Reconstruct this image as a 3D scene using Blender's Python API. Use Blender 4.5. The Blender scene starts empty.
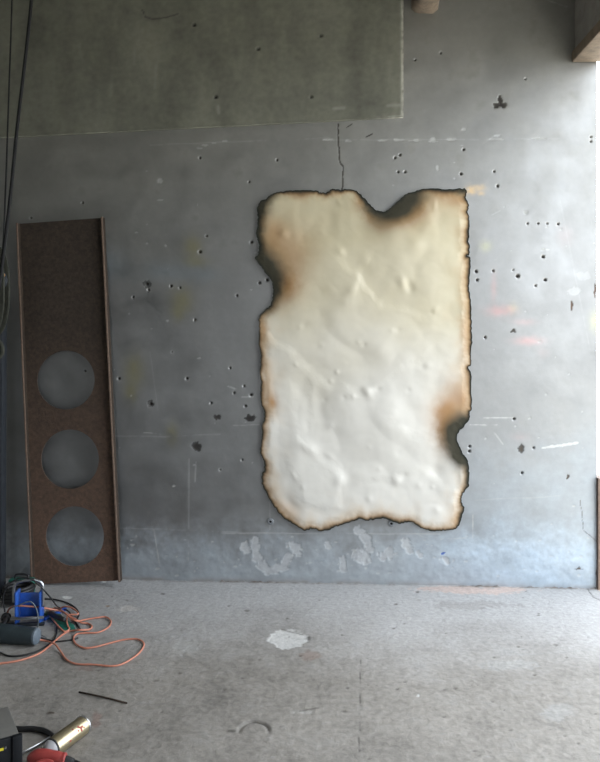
import bpy, bmesh, math
import numpy as np
from mathutils import Vector, Matrix

# ------------------------------------------------------------------ camera
FOC, W, H, HORIZON = 740.0, 600, 762, 320.0
YAW, EYE, D = math.radians(3.0), 1.5, 4.22          # D: distance of the far wall
scene = bpy.context.scene
cam_data = bpy.data.cameras.new('camera')
cam = bpy.data.objects.new('camera', cam_data)
scene.collection.objects.link(cam)
cam.location = (0, 0, EYE)
cam.rotation_euler = (math.pi / 2, 0, YAW)
cam_data.sensor_fit = 'VERTICAL'
cam_data.sensor_height = 36.0
cam_data.lens = 36.0 * FOC / H
cam_data.shift_y = (HORIZON - H / 2) / H
cam_data.clip_start = 0.05
scene.camera = cam

# ------------------------------------------------------------------ world, daylight, exposure
SKY = 5.9
world = bpy.data.worlds.new('overcast_sky')
scene.world = world
world.use_nodes = True
wbg = world.node_tree.nodes['Background']
wbg.inputs[0].default_value = (0.86, 0.93, 1.0, 1)
wbg.inputs[1].default_value = SKY
scene.view_settings.view_transform = 'Standard'
scene.view_settings.look = 'None'
scene.view_settings.gamma = 1.0
scene.view_settings.exposure = 0.0
scene.view_settings.use_curve_mapping = False

# room dimensions
XR, XR2 = 1.32, 1.44           # inner and outer face of the right wall
XL = -3.4                      # left wall
YB = -4.2                      # wall behind the camera
ZC = 3.5                       # ceiling
OPEN_Y0, OPEN_Z = 0.95, 2.94    # side doorway: from OPEN_Y0 to the far wall, head height
FD_X0, FD_X1, FD_Z = -0.7, 0.75, 2.6   # unseen opening behind the camera, added for frontal fill


def portal(loc, rot, sx, sy):
    l = bpy.data.lights.new('sky_portal', 'AREA')
    l.shape = 'RECTANGLE'
    l.size, l.size_y = sx, sy
    l.cycles.is_portal = True
    o = bpy.data.objects.new('sky_portal', l)
    o.location, o.rotation_euler = loc, rot
    scene.collection.objects.link(o)


portal((XR2 + .02, (OPEN_Y0 + D) / 2, OPEN_Z / 2), (0, math.pi / 2, 0), OPEN_Z, D - OPEN_Y0)
portal(((FD_X0 + FD_X1) / 2, YB - .22, FD_Z / 2), (math.pi / 2, 0, 0), FD_X1 - FD_X0, FD_Z)

# ------------------------------------------------------------------ helpers
col = scene.collection
rng = np.random.default_rng(7)
Fv = np.array([-math.sin(YAW), math.cos(YAW), 0.0])
Rv = np.array([math.cos(YAW), math.sin(YAW), 0.0])


def ray(px, py):
    return Fv + Rv * (px - 300) / FOC + np.array([0, 0, (HORIZON - py) / FOC])


def on_wall(px, py, out=0.0):
    d = ray(px, py)
    t = (D - out) / d[1]
    return np.array([0, 0, EYE]) + d * t


def on_floor(px, py, z=0.0):
    d = ray(px, py)
    t = (z - EYE) / d[2]
    return np.array([0, 0, EYE]) + d * t


def at_depth(px, py, dep):
    return np.array([0, 0, EYE]) + ray(px, py) * dep


def project(x, y, z):
    dep = x * Fv[0] + y * Fv[1]
    return 300 + FOC * (x * Rv[0] + y * Rv[1]) / dep, HORIZON - FOC * (z - EYE) / dep


def link(o, parent=None):
    col.objects.link(o)
    if parent is not None:
        o.parent = parent
    return o


def tag(o, label=None, cat=None, group=None, kind=None):
    if label: o['label'] = label
    if cat: o['category'] = cat
    if group: o['group'] = group
    if kind: o['kind'] = kind
    return o


def empty(name, loc=(0, 0, 0), rot=(0, 0, 0)):
    o = bpy.data.objects.new(name, None)
    o.location, o.rotation_euler = loc, rot
    o.empty_display_size = .1
    return link(o)


def mesh_obj(name, verts, faces, mat, parent=None, smooth=True, cols=None):
    me = bpy.data.meshes.new(name)
    me.from_pydata([tuple(map(float, v)) for v in verts], [], [tuple(map(int, f)) for f in faces])
    if mat is not None:
        me.materials.append(mat)
    bm = bmesh.new()
    bm.from_mesh(me)
    bmesh.ops.recalc_face_normals(bm, faces=bm.faces)
    bm.to_mesh(me)
    bm.free()
    me.polygons.foreach_set('use_smooth', [smooth] * len(me.polygons))
    me.update()
    return link(bpy.data.objects.new(name, me), parent)


def bm_obj(name, bm, mat, parent=None, smooth=False, angle=35):
    me = bpy.data.meshes.new(name)
    bmesh.ops.recalc_face_normals(bm, faces=bm.faces)
    for e in bm.edges:
        if len(e.link_faces) == 2:
            e.smooth = e.calc_face_angle(0) < math.radians(angle)
    for f in bm.faces:
        f.smooth = smooth
    bm.to_mesh(me)
    bm.free()
    me.materials.append(mat)
    return link(bpy.data.objects.new(name, me), parent)


def bm_box(bm, size, center, mat=None, bev=0.0, seg=2):
    r = bmesh.ops.create_cube(bm, size=1.0)
    vs = r['verts']
    bmesh.ops.scale(bm, verts=vs, vec=size)
    if bev > 0:
        es = list({e for v in vs for e in v.link_edges})
        g = bmesh.ops.bevel(bm, geom=es, offset=bev, segments=seg, affect='EDGES', profile=.5)
        vs = list({v for f in g['faces'] for v in f.verts} | {v for v in vs if v.is_valid})
    if mat is not None:
        bmesh.ops.transform(bm, matrix=mat, verts=vs)
    bmesh.ops.translate(bm, verts=vs, vec=center)
    return vs


def box_obj(name, size, center, mat, parent=None, bev=0.0, rot=None, seg=2):
    bm = bmesh.new()
    bm_box(bm, size, (0, 0, 0), None, bev, seg)
    M = Matrix.Translation(center) @ (rot if rot is not None else Matrix.Identity(4))
    bmesh.ops.transform(bm, matrix=M, verts=bm.verts)
    return bm_obj(name, bm, mat, parent, smooth=bev > 0)


def catmull(pts, n=8, closed=False):
    P = np.array(pts, float)
    if closed:
        P = np.vstack([P[-1], P, P[0], P[1]])
    else:
        P = np.vstack([2 * P[0] - P[1], P, 2 * P[-1] - P[-2]])
    out = []
    for i in range(1, len(P) - 2):
        p0, p1, p2, p3 = P[i - 1:i + 3]
        for t in np.arange(n) / n:
            out.append(.5 * ((2 * p1) + (-p0 + p2) * t + (2 * p0 - 5 * p1 + 4 * p2 - p3) * t * t
                             + (-p0 + 3 * p1 - 3 * p2 + p3) * t ** 3))
    if not closed:
        out.append(P[-2])
    return np.array(out)


def tube(name, path, r, mat, parent=None, sides=8):
    P = np.array(path, float)
    n = len(P)
    T = np.gradient(P, axis=0)
    T /= np.linalg.norm(T, axis=1)[:, None] + 1e-9
    up = np.array([0, 0, 1.0])
    if abs(T[0] @ up) > .9:
        up = np.array([1.0, 0, 0])
    rr = np.full(n, r) if np.isscalar(r) else np.array(r)
    verts, faces = [], []
    N = up - (up @ T[0]) * T[0]
    for i in range(n):
        N = N - (N @ T[i]) * T[i]
        N /= np.linalg.norm(N) + 1e-9
        B = np.cross(T[i], N)
        for k in range(sides):
            a = 2 * math.pi * k / sides
            verts.append(P[i] + rr[i] * (math.cos(a) * N + math.sin(a) * B))
    for i in range(n - 1):
        for k in range(sides):
            k2 = (k + 1) % sides
            faces.append((i * sides + k, i * sides + k2, (i + 1) * sides + k2, (i + 1) * sides + k))
    faces.append(tuple(range(sides)))
    faces.append(tuple((n - 1) * sides + k for k in range(sides)))
    return mesh_obj(name, verts, faces, mat, parent)


def lathe(name, prof, mat, parent=None, M=None, sides=28, smooth_angle=40):
    """prof: (axial, radius) pairs around local z; M places it."""
    bm = bmesh.new()
    rings = []
    for z, r in prof:
        rings.append([bm.verts.new((r * math.cos(2 * math.pi * k / sides), r * math.sin(2 * math.pi * k / sides), z))
                      for k in range(sides)])
    for a, b in zip(rings[:-1], rings[1:]):
        for k in range(sides):
            bm.faces.new((a[k], a[(k + 1) % sides], b[(k + 1) % sides], b[k]))
    bm.faces.new(rings[0])
    bm.faces.new(rings[-1])
    if M is not None:
        bmesh.ops.transform(bm, matrix=M, verts=bm.verts)
    return bm_obj(name, bm, mat, parent, smooth=True, angle=smooth_angle)


def axis_matrix(p, q):
    """local z runs from p to q, origin at p"""
    d = Vector(q) - Vector(p)
    return Matrix.Translation(Vector(p)) @ d.to_track_quat('Z', 'Y').to_matrix().to_4x4()


# ---- numpy noise
def vnoise(x, y, seed):
    """gradient noise, about -.5..+.5"""
    n = 256
    ang = (np.random.default_rng(seed).random((n, n)) * 2 * math.pi).astype(np.float32)
    gxs, gys = np.cos(ang), np.sin(ang)
    xi, yi = np.floor(x).astype(int), np.floor(y).astype(int)
    fx, fy = (x - xi).astype(np.float32), (y - yi).astype(np.float32)

    def corner(a, b):
        i, j = (xi + a) % n, (yi + b) % n
        return gxs[i, j] * (fx - a) + gys[i, j] * (fy - b)
    ux = fx * fx * fx * (fx * (fx * 6 - 15) + 10)
    uy = fy * fy * fy * (fy * (fy * 6 - 15) + 10)
    lo = corner(0, 0) * (1 - ux) + corner(1, 0) * ux
    hi = corner(0, 1) * (1 - ux) + corner(1, 1) * ux
    return (lo * (1 - uy) + hi * uy) * .85


def fbm(x, y, seed, octs=4, gain=.5):
    s, a, t = 0, 1.0, 0
    for o in range(octs):
        s = s + a * vnoise(x * 2 ** o + 17.3 * o, y * 2 ** o + 9.1 * o, seed + o)
        t += a
        a *= gain
    return s / t * 2            # about -1..1


def sstep(a, b, x):
    t = np.clip((x - a) / (b - a), 0, 1)
    return t * t * (3 - 2 * t)


def blob(X, Y, cx, cy, rx, ry=None, ang=0.0, p=2.0):
    ry = rx if ry is None else ry
    c, s = math.cos(ang), math.sin(ang)
    u = ((X - cx) * c + (Y - cy) * s) / rx
    v = (-(X - cx) * s + (Y - cy) * c) / ry
    return np.exp(-(u * u + v * v) ** (p / 2))


def segdist(X, Y, ax, ay, bx, by):
    dx, dy = bx - ax, by - ay
    L = dx * dx + dy * dy + 1e-12
    t = np.clip(((X - ax) * dx + (Y - ay) * dy) / L, 0, 1)
    return np.hypot(X - ax - t * dx, Y - ay - t * dy)


def polydist(X, Y, pts):
    d = None
    for (ax, ay), (bx, by) in zip(pts[:-1], pts[1:]):
        e = segdist(X, Y, ax, ay, bx, by)
        d = e if d is None else np.minimum(d, e)
    return d


def mixc(C, c, m):
    m = m[..., None]
    return C * (1 - m) + np.array(c, np.float32) * m


def grid_obj(name, P, C, R, mat, parent=None, keep=None):
    """P (n,m,3) positions, C (n,m,3) pigment, R (n,m) gloss mask -> one mesh"""
    n, m = P.shape[:2]
    idx = np.arange(n * m).reshape(n, m)
    q = np.stack([idx[:-1, :-1], idx[1:, :-1], idx[1:, 1:], idx[:-1, 1:]], -1).reshape(-1, 4)
    me = bpy.data.meshes.new(name)
    me.vertices.add(n * m)
    me.vertices.foreach_set('co', P.reshape(-1).astype(np.float32))
    me.loops.add(len(q) * 4)
    me.loops.foreach_set('vertex_index', q.reshape(-1).astype(np.int32))
    me.polygons.add(len(q))
    me.polygons.foreach_set('loop_start', np.arange(0, len(q) * 4, 4, dtype=np.int32))
    me.update(calc_edges=True)
    me.polygons.foreach_set('use_smooth', np.ones(len(q), dtype=bool))
    put_attr(me, C.reshape(-1, 3), R.reshape(-1))
    me.materials.append(mat)
    me.validate()
    return link(bpy.data.objects.new(name, me), parent)


def put_attr(me, C, R):
    a = me.attributes.new('pigment', 'FLOAT_COLOR', 'POINT')
    rgba = np.ones((len(C), 4), np.float32)
    rgba[:, :3] = np.clip(C, 0, 1)
    rgba[:, 3] = R
    a.data.foreach_set('color', rgba.reshape(-1))


# ------------------------------------------------------------------ materials
def new_mat(name):
    m = bpy.data.materials.new(name)
    m.use_nodes = True
    nt = m.node_tree
    return m, nt, nt.nodes['Principled BSDF']


def simple(name, c, rough=.6, metal=0.0, spec=.5, noise=0.0, scale=30.0, c2=None, bump=0.0, coat=0.0):
    m, nt, b = new_mat(name)
    b.inputs['Roughness'].default_value = rough
    b.inputs['Metallic'].default_value = metal
    b.inputs['Specular IOR Level'].default_value = spec
    b.inputs['Coat Weight'].default_value = coat
    b.inputs['Base Color'].default_value = (*c, 1)
    if noise > 0 or bump > 0:
        tc = nt.nodes.new('ShaderNodeTexCoord')
        n = nt.nodes.new('ShaderNodeTexNoise')
        n.inputs['Scale'].default_value = scale
        n.inputs['Detail'].default_value = 6
        n.inputs['Roughness'].default_value = .65
        nt.links.new(tc.outputs['Object'], n.inputs['Vector'])
        if noise > 0:
            r = nt.nodes.new('ShaderNodeValToRGB')
            r.color_ramp.elements[0].position = .5 - .25 * min(1, 1)
            r.color_ramp.elements[1].position = .75
            c2 = c2 or tuple(min(1, v * (1 + noise)) for v in c)
            r.color_ramp.elements[0].color = (*[v * (1 - noise * .5) for v in c], 1)
            r.color_ramp.elements[1].color = (*c2, 1)
            nt.links.new(n.outputs['Fac'], r.inputs['Fac'])
            nt.links.new(r.outputs['Color'], b.inputs['Base Color'])
        if bump > 0:
            bp = nt.nodes.new('ShaderNodeBump')
            bp.inputs['Strength'].default_value = bump
            bp.inputs['Distance'].default_value = .01
            nt.links.new(n.outputs['Fac'], bp.inputs['Height'])
            nt.links.new(bp.outputs['Normal'], b.inputs['Normal'])
    return m


def pigment_mat(name, rough0, rough1, ior, fine, fscale, bump, bdist, spec=.5):
    """pigment attribute x fine noise; alpha of the pigment runs roughness rough0 (0) -> rough1 (1)"""
    m, nt, b = new_mat(name)
    at = nt.nodes.new('ShaderNodeAttribute')
    at.attribute_name = 'pigment'
    tc = nt.nodes.new('ShaderNodeTexCoord')
    n = nt.nodes.new('ShaderNodeTexNoise')
    n.inputs['Scale'].default_value = fscale
    n.inputs['Detail'].default_value = 8
    n.inputs['Roughness'].default_value = .7
    nt.links.new(tc.outputs['Object'], n.inputs['Vector'])
    mr = nt.nodes.new('ShaderNodeMapRange')
    mr.inputs['From Min'].default_value, mr.inputs['From Max'].default_value = .25, .75
    mr.inputs['To Min'].default_value, mr.inputs['To Max'].default_value = 1 - fine, 1 + fine
    nt.links.new(n.outputs['Fac'], mr.inputs['Value'])
    mx = nt.nodes.new('ShaderNodeVectorMath')
    mx.operation = 'SCALE'
    nt.links.new(at.outputs['Color'], mx.inputs[0])
    nt.links.new(mr.outputs['Result'], mx.inputs['Scale'])
    nt.links.new(mx.outputs['Vector'], b.inputs['Base Color'])
    r = nt.nodes.new('ShaderNodeMapRange')
    r.inputs['To Min'].default_value, r.inputs['To Max'].default_value = rough0, rough1
    nt.links.new(at.outputs['Alpha'], r.inputs['Value'])
    nt.links.new(r.outputs['Result'], b.inputs['Roughness'])
    b.inputs['IOR'].default_value = ior
    sp = nt.nodes.new('ShaderNodeMapRange')                 # bare, rough spots lose the gloss
    sp.inputs['From Min'].default_value, sp.inputs['From Max'].default_value = .45, 1.0
    sp.inputs['To Min'].default_value, sp.inputs['To Max'].default_value = spec, .08
    nt.links.new(at.outputs['Alpha'], sp.inputs['Value'])
    nt.links.new(sp.outputs['Result'], b.inputs['Specular IOR Level'])
    bp = nt.nodes.new('ShaderNodeBump')
    bp.inputs['Strength'].default_value = bump
    bp.inputs['Distance'].default_value = bdist
    nt.links.new(n.outputs['Fac'], bp.inputs['Height'])
    nt.links.new(bp.outputs['Normal'], b.inputs['Normal'])
    return m


M_wall = pigment_mat('gloss_wall_paint', .33, .8, 2.7, .20, 17, .08, .004)
M_panel = pigment_mat('plaster_panel_paint', .55, .9, 1.5, .12, 10, .3, .006)
M_floor = pigment_mat('worn_concrete', .6, .9, 1.4, .22, 44, .6, .006)
M_sheet = pigment_mat('lacquered_burnt_sheet', .30, .8, 1.5, .03, 9, .05, .002)
M_plain = simple('bare_plaster', (.15, .15, .14), .8, noise=.25, scale=3)
M_ceil = simple('sooty_plaster', (.42, .41, .38), .85, noise=.3, scale=3)
M_ground = simple('pale_yard_concrete', (.66, .61, .52), .9, noise=.2, scale=2)
M_rough_wood = simple('weathered_wood', (.20, .155, .115), .85, noise=.5, scale=18, bump=.5)
M_lintel = simple('grey_lintel_plaster', (.27, .26, .245), .85, noise=.3, scale=12, bump=.4)
M_rust = simple('rusty_steel', (.036, .029, .023), .78, spec=.22, metal=.0, noise=.55, scale=55, bump=.25, c2=(.068, .047, .034))
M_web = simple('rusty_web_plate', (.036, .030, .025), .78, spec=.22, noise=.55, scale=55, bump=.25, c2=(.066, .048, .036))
nt = M_web.node_tree                       # floor bounce painted in: rust lighter and redder towards the foot
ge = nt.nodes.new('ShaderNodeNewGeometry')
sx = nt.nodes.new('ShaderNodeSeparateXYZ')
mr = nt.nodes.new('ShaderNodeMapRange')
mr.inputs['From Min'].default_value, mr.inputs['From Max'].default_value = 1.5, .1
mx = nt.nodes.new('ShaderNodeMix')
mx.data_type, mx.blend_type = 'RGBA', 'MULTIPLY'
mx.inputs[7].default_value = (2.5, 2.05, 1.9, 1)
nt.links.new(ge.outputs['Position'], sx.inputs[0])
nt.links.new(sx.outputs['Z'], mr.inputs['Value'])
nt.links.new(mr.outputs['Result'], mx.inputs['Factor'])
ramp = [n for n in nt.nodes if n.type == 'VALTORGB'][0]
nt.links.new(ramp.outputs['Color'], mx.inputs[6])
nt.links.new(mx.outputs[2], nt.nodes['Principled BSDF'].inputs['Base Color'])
M_rust_edge = simple('scuffed_rust', (.15, .10, .074), .65, noise=.5, scale=60, bump=.2)
M_dark_steel = simple('dark_blued_steel', (.018, .021, .026), .6, spec=.3, noise=.4, scale=20)
M_blue = simple('blue_enamel', (.025, .10, .42), .38, noise=.2, scale=25)
M_chrome = simple('dull_chrome', (.55, .57, .60), .28, metal=1.0)
M_orange = simple('orange_cord_rubber', (.50, .195, .13), .5, noise=.25, scale=40)
M_black = simple('black_rubber', (.018, .018, .019), .5)
M_panelblack = simple('black_panel', (.008, .009, .011), .6, spec=.2)
M_slate = simple('slate_plastic', (.028, .040, .046), .5, noise=.35, scale=40)
M_slate_light = simple('scuffed_slate_plastic', (.10, .125, .15), .55, noise=.4, scale=80)
M_green = simple('green_plastic', (.012, .13, .095), .5, noise=.3, scale=40)
M_gold = simple('gold_lacquered_tin', (.48, .41, .27), .34, metal=.85)
M_red = simple('red_plastic', (.30, .045, .04), .42, noise=.2, scale=30)
M_redprint = simple('red_print', (.30, .05, .03), .5)
M_white = simple('white_plastic', (.45, .46, .48), .45)
M_tin = simple('bare_tin', (.65, .66, .68), .3, metal=1.0)
M_case = simple('grey_sheet_metal', (.12, .115, .105), .6, noise=.3, scale=12)
M_yellow = simple('yellow_print', (.65, .55, .03), .5)
M_cable = simple('dark_cable', (.016, .016, .017), .7, spec=.2)
M_hoist = simple('grimy_hoist_iron', (.035, .036, .028), .75, spec=.2, noise=.5, scale=30)
M_brass = simple('brass_bit', (.55, .32, .14), .4, metal=.6)
M_anchor = simple('zinc_anchor', (.20, .21, .22), .5, metal=.3)
M_hole = simple('hole_dark', (.01, .01, .01), .9)

# ------------------------------------------------------------------ far wall (fine relief where it is seen)
def axis(lo, f0, f1, hi, fine, coarse):
    a = np.arange(lo, f0 - 1e-6, coarse)
    b = np.arange(f0, f1, fine)
    c = np.arange(f1, hi, coarse)
    return np.concatenate([a, b, c, [hi]])


xs = axis(XL, -1.95, XR2, XR2, .005, .2)
zs = np.concatenate([[-.12, -.04], axis(0.0, 0.0, 3.36, ZC, .005, .05)])
X, Z = np.meshgrid(xs, zs, indexing='ij')
PX, PY = project(X, np.full_like(X, D), Z)
n1 = fbm(X * 1.3, Z * 1.3, 11, 4)
n2 = fbm(X * 6, Z * 6, 21, 4)
n3 = fbm(X * 30, Z * 30, 31, 3)
n4 = fbm(X * 3 + 50, Z * 9, 41, 4)
base = np.array([.094, .093, .090], np.float32)
C = np.ones(X.shape + (3,), np.float32) * base
C *= (1 + .28 * n1 + .26 * n2 + .14 * n3 + .20 * n4)[..., None]
# the upper wall is a dustier, yellower grey; the foot a bluer coat with sky reflection painted in
up = sstep(330, 120, PY + 40 * n1)
C = C * (1 - .8 * up[..., None]) + .8 * up[..., None] * C * np.array([1.48, 1.41, 1.17], np.float32)
C = C * (1 + sstep(300, 520, PY + 30 * n1)[..., None] * np.array([.0, .03, .06], np.float32))  # lower half tinted bluer, sky reflection painted into the colour
foot = sstep(512, 562, PY + 14 * n2 + 8 * n3)
blue = .8 * sstep(380, 560, PX + 30 * n1) * sstep(390, 500, PY + 35 * n1 + 12 * n2)      # bluer, lighter towards the doorway: sky reflection painted into the coat
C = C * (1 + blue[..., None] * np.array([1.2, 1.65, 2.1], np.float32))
C = C * (1 - (foot * (1 - .75 * blue))[..., None]) + (foot * (1 - .75 * blue))[..., None] * C * np.array([2.7, 3.0, 3.3], np.float32)
Hh = .0006 * n2 + .0002 * n3 + .003 * n1 + foot * (.0012 * fbm(X * 22, Z * 22, 51, 3))
G = np.clip(.25 + .35 * n2 + .15 * foot + .10 * up, 0, .62)


nA = fbm(X * 45, Z * 45, 61, 2)
nB = fbm(X * 70, Z * 70, 77, 2)


def win(x0, y0, x1, y1):
    c = [on_wall(a, b) for a in (x0, x1) for b in (y0, y1)]
    i0, i1 = np.searchsorted(xs, [min(p[0] for p in c), max(p[0] for p in c)])
    j0, j1 = np.searchsorted(zs, [min(p[2] for p in c), max(p[2] for p in c)])
    return slice(i0, i1 + 1), slice(j0, j1 + 1)


def paint(w, c, m):
    C[w] = mixc(C[w], c, np.clip(m, 0, 1))


def stain_or_shade(cx, cy, rx, ry, c, s, ang=0.0, jag=.5):
    R = 2.6 * max(rx, ry)
    w = win(cx - R, cy - R, cx + R, cy + R)
    m = blob(PX[w] + jag * rx * .8 * n2[w], PY[w] + jag * ry * .8 * n3[w], cx, cy, rx, ry, ang)
    paint(w, c, m * s)


OL = (.125, .105, .006)
for a in [(192, 247, 9, 11), (196, 262, 12, 5), (182, 300, 11, 12), (178, 312, 6, 8), (135, 370, 9, 15), (131, 392, 6, 10), (172, 434, 5, 10)]:
    stain_or_shade(*a, OL, .9)
DK = (.045, .043, .040)
for a in [(193, 362, 10, 9, .75), (128, 402, 5, 5, .8), (171, 437, 4, 4, .9), (112, 258, 10, 22, .0),
          (180, 500, 60, 30, .25), (225, 300, 25, 40, .12), (16, 428, 26, 8, .75), (16, 506, 26, 9, .75)]:  # last pair: shadow bands beside the channel, painted into the wall colour
    stain_or_shade(*a[:4], DK, a[4])
for a in [(168, 272, 30, 9, .7), (110, 265, 16, 16, .7), (205, 275, 14, 7, .6)]:
    stain_or_shade(*a[:4], (.10, .13, .15), a[4])
RD = (.55, .13, .11)
for a in [(500, 311, 12, 5, .55), (512, 309, 5, 4, .45), (528, 341, 12, 4, .55), (494, 287, 3, 13, .3), (524, 322, 10, 3, .3),
          (565, 236, 8, 9, .12), (543, 352, 6, 5, .1), (520, 437, 8, 4, .12)]:
    stain_or_shade(*a[:4], RD, a[4])
for a in [(486, 246, 5, 5, .55), (595, 321, 5, 9, .7), (514, 308, 5, 5, .3)]:
    stain_or_shade(*a[:4], (.40, .38, .10), a[4])
for a in [(471, 190, 5, 4, .8), (480, 188, 5, 3, .6), (481, 193.5, 3, 2, .6)]:
    stain_or_shade(*a[:4], (.75, .42, .06), a[4], 0, .9)
# dark ragged gouges
def gouge(cx, cy, rx, ry, dep, c=(.035, .030, .027), ang=0.0, jag=1.0):
    R = 1.6 * max(rx, ry) + 4
    w = win(cx - R, cy - R, cx + R, cy + R)
    m = blob(PX[w] + jag * 2.2 * n3[w], PY[w] + jag * 2.2 * nA[w], cx, cy, rx, ry, ang, 4)
    paint(w, c, m)
    Hh[w] -= .35 * dep * m
    G[w] = np.maximum(G[w], sstep(0, .4, m))


gouge(197, 447, 4.5, 5, .008)
gouge(151, 404, 3, 3, .006)
gouge(217, 417, 4, 2.6, .004)
gouge(250, 418, 5.5, 3.2, .003)
gouge(147, 284, 3.6, 3.6, .004, (.055, .055, .052))
gouge(500, 105, 7, 2.5, .012)
gouge(500.5, 101, 2.6, 5, .012)
gouge(521, 449, 3.5, 4.5, .006, (.09, .075, .06))
gouge(513, 331, 2.8, 1.8, .003, (.08, .07, .06))
gouge(568, 477, 1.3, 3, .003, (.1, .07, .05))
gouge(571.6, 306, 1.2, 5, .003, (.16, .10, .07), 0, .3)
gouge(595, 291, .9, 7, .002, (.18, .11, .08), 0, .3)
gouge(579, 569, 4, 1, .002, (.12, .09, .07))
gouge(599, 575, 2.5, 9, .006, (.16, .10, .075))
gouge(600, 545, 2, 40, .004, (.16, .10, .08))
# white chips, painted glints and peeled paint
PALE = (.46, .46, .44)
def chip_or_glint(cx, cy, rx, ry, s=1.0, c=PALE, ang=0.0, dep=.0015, jag=1.0):
    R = 2.5 * max(rx, ry) + 1
    w = win(cx - R, cy - R, cx + R, cy + R)
    dx, dy = PX[w] - cx, PY[w] - cy
    q = np.hypot((dx * math.cos(ang) + dy * math.sin(ang)) / rx, (-dx * math.sin(ang) + dy * math.cos(ang)) / ry)
    m = sstep(1.05, .85, q + jag * (.45 * n2[w] + .55 * n3[w] + .3 * nB[w])) * s
    paint(w, c, m)
    Hh[w] -= dep * m
    G[w] = np.maximum(G[w], .9 * m)


def peel(pts, w, s=.9, c=(.50, .51, .52)):
    a = np.array(pts)
    k = win(*(a.min(0) - 2.5 * w), *(a.max(0) + 2.5 * w))
    d = polydist(PX[k], PY[k], pts) / w + .75 * n3[k] + .45 * n2[k] + .35 * nB[k]
    m = sstep(1.1, .8, d) * s
    paint(k, c, m)
    Hh[k] -= .002 * m
    G[k] = np.maximum(G[k], m)


def scratch_or_lightstrip(x0, y0, x1, y1, s=.5, w=.55, c=PALE, gap=.3):
    k = win(min(x0, x1) - 5, min(y0, y1) - 5, max(x0, x1) + 5, max(y0, y1) + 5)
    d = segdist(PX[k], PY[k] + .9 * n2[k], x0, y0, x1, y1)
    m = np.exp(-(d / w) ** 2) * s * sstep(gap - .35, gap + .25, n4[k] + .5 * n3[k] + .35)
    paint(k, c, m)
    Hh[k] -= .0004 * m


peel([(255, 541), (257, 558), (268, 571), (284, 567), (288, 557)], 4.2)
peel([(245, 546), (247, 549)], 4.0)
peel([(291, 545), (297, 550)], 5.0)
peel([(358, 530), (366, 538), (370, 549), (362, 560)], 4.2)
peel([(360, 555), (366, 558)], 6.0)
peel([(343, 558), (344, 570)], 2.8)
peel([(384, 556), (391, 552)], 5.0)
peel([(405, 541), (411, 550)], 4.2)
peel([(328, 545), (328, 546)], 3.5)
peel([(418, 553), (420, 556)], 3.0)
peel([(445, 558), (448, 563)], 2.0)
for a in [(542.6, 447.8, 560, 445.6), (562, 445.4, 577, 443)]:
    d = segdist(PX, PY, *a)
    m = .8 * sstep(1.5, .8, d + 1.0 * n3)
    C = mixc(C, (.58, .58, .56), m)
chip_or_glint(585, 276, 8, 4, .15, (.5, .5, .48))  # faint pale patch: blown-out reflection painted onto the wall
chip_or_glint(573, 291, 7, 4, .2, (.55, .55, .53))  # another bright reflection painted in
chip_or_glint(526, 212.7, 2, 2, .8)
chip_or_glint(543, 250, 3, 1, .7)
chip_or_glint(443, 553.5, 3, 1.2, .95, (.03, .10, .42), -.4)
chip_or_glint(160, 181, 3, 2.4, .7)
chip_or_glint(161, 200, 3.5, 1, .5)
chip_or_glint(438, 168, 1.5, 3, .6)
chip_or_glint(464, 129.5, 2.5, 1.5, .7)
for x0, x1, y in [(320, 334, 140), (346, 350, 141), (380, 386, 140.5), (394, 404, 140), (409, 419, 140.8), (430, 437, 141.5), (448, 456, 139.5), (489, 502, 139.5), (535, 546, 138.5)]:
    chip_or_glint((x0 + x1) / 2, y, (x1 - x0) / 2 + 1, 1.1, .75)
for x, y in [(433, 139), (497, 136), (199, 148), (214, 143), (225, 141), (205, 145)]:
    chip_or_glint(x, y, 3, 1.2, .5)
for a in [(114, 436, 165, 436.6, .4), (144, 432.5, 161, 434, .8), (165, 436.6, 220, 434, .4), (233, 425, 259, 424.7, .5),
          (189, 459, 188.5, 561, .5), (196, 462, 195, 482, .6), (154, 530, 160, 567, .7), (118, 528, 267, 533, .35),
          (220, 533, 440, 534, .55), (484, 418, 513, 417.7, 1.0), (470, 425, 497, 425, .9), (494, 432, 503, 444, .7),
          (473, 515, 473, 538, .8), (440, 539.6, 470, 538, .8), (270, 500, 270, 530, .4), (150, 352, 158, 410, .2),
          (330, 140, 560, 139, .25), (228, 386, 237, 389, .9), (242, 397, 253, 396.5, .8), (150, 145, 330, 138, .3),
          (543, 249, 549, 249.5, .8), (490, 260, 498, 259, .7), (415, 533, 440, 545, .3), (476, 500, 560, 496, .2),
          (560, 200, 590, 350, .15), (492, 215, 500, 211, .3), (545, -1, 567, 7, .6)]:  # last entry: thin strip of light on the wall, painted as a pale line
    scratch_or_lightstrip(*a[:4], s=a[4], gap=.15)
scratch_or_lightstrip(147, 301, 161, 313, 1.0, 1.1, (.05, .05, .05), -.6)
scratch_or_lightstrip(154, 309, 165, 330, .35, 1.2, (.07, .07, .07), -.6)
r2 = np.random.default_rng(3)
for i in range(90):                       # small flecks
    cx, cy = r2.uniform(105, 600), r2.uniform(140, 575)
    chip_or_glint(cx, cy, r2.uniform(.6, 1.6), r2.uniform(.5, 1.0), .55)
for i in range(70):
    cx, cy = r2.uniform(105, 598), r2.uniform(535, 577)
    chip_or_glint(cx, cy, r2.uniform(.7, 2.4), r2.uniform(.6, 1.3), .5)
# cracks
def crack(pts, w, dep=.006, c=(.05, .045, .04)):
    a = np.array(pts)
    k = win(*(a.min(0) - 6), *(a.max(0) + 6))
    m = np.exp(-(polydist(PX[k] + .8 * n3[k], PY[k], pts) / w) ** 2)
    paint(k, c, m)
    Hh[k] -= .2 * dep * m
    G[k] = np.maximum(G[k], sstep(0, .4, m))


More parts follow.
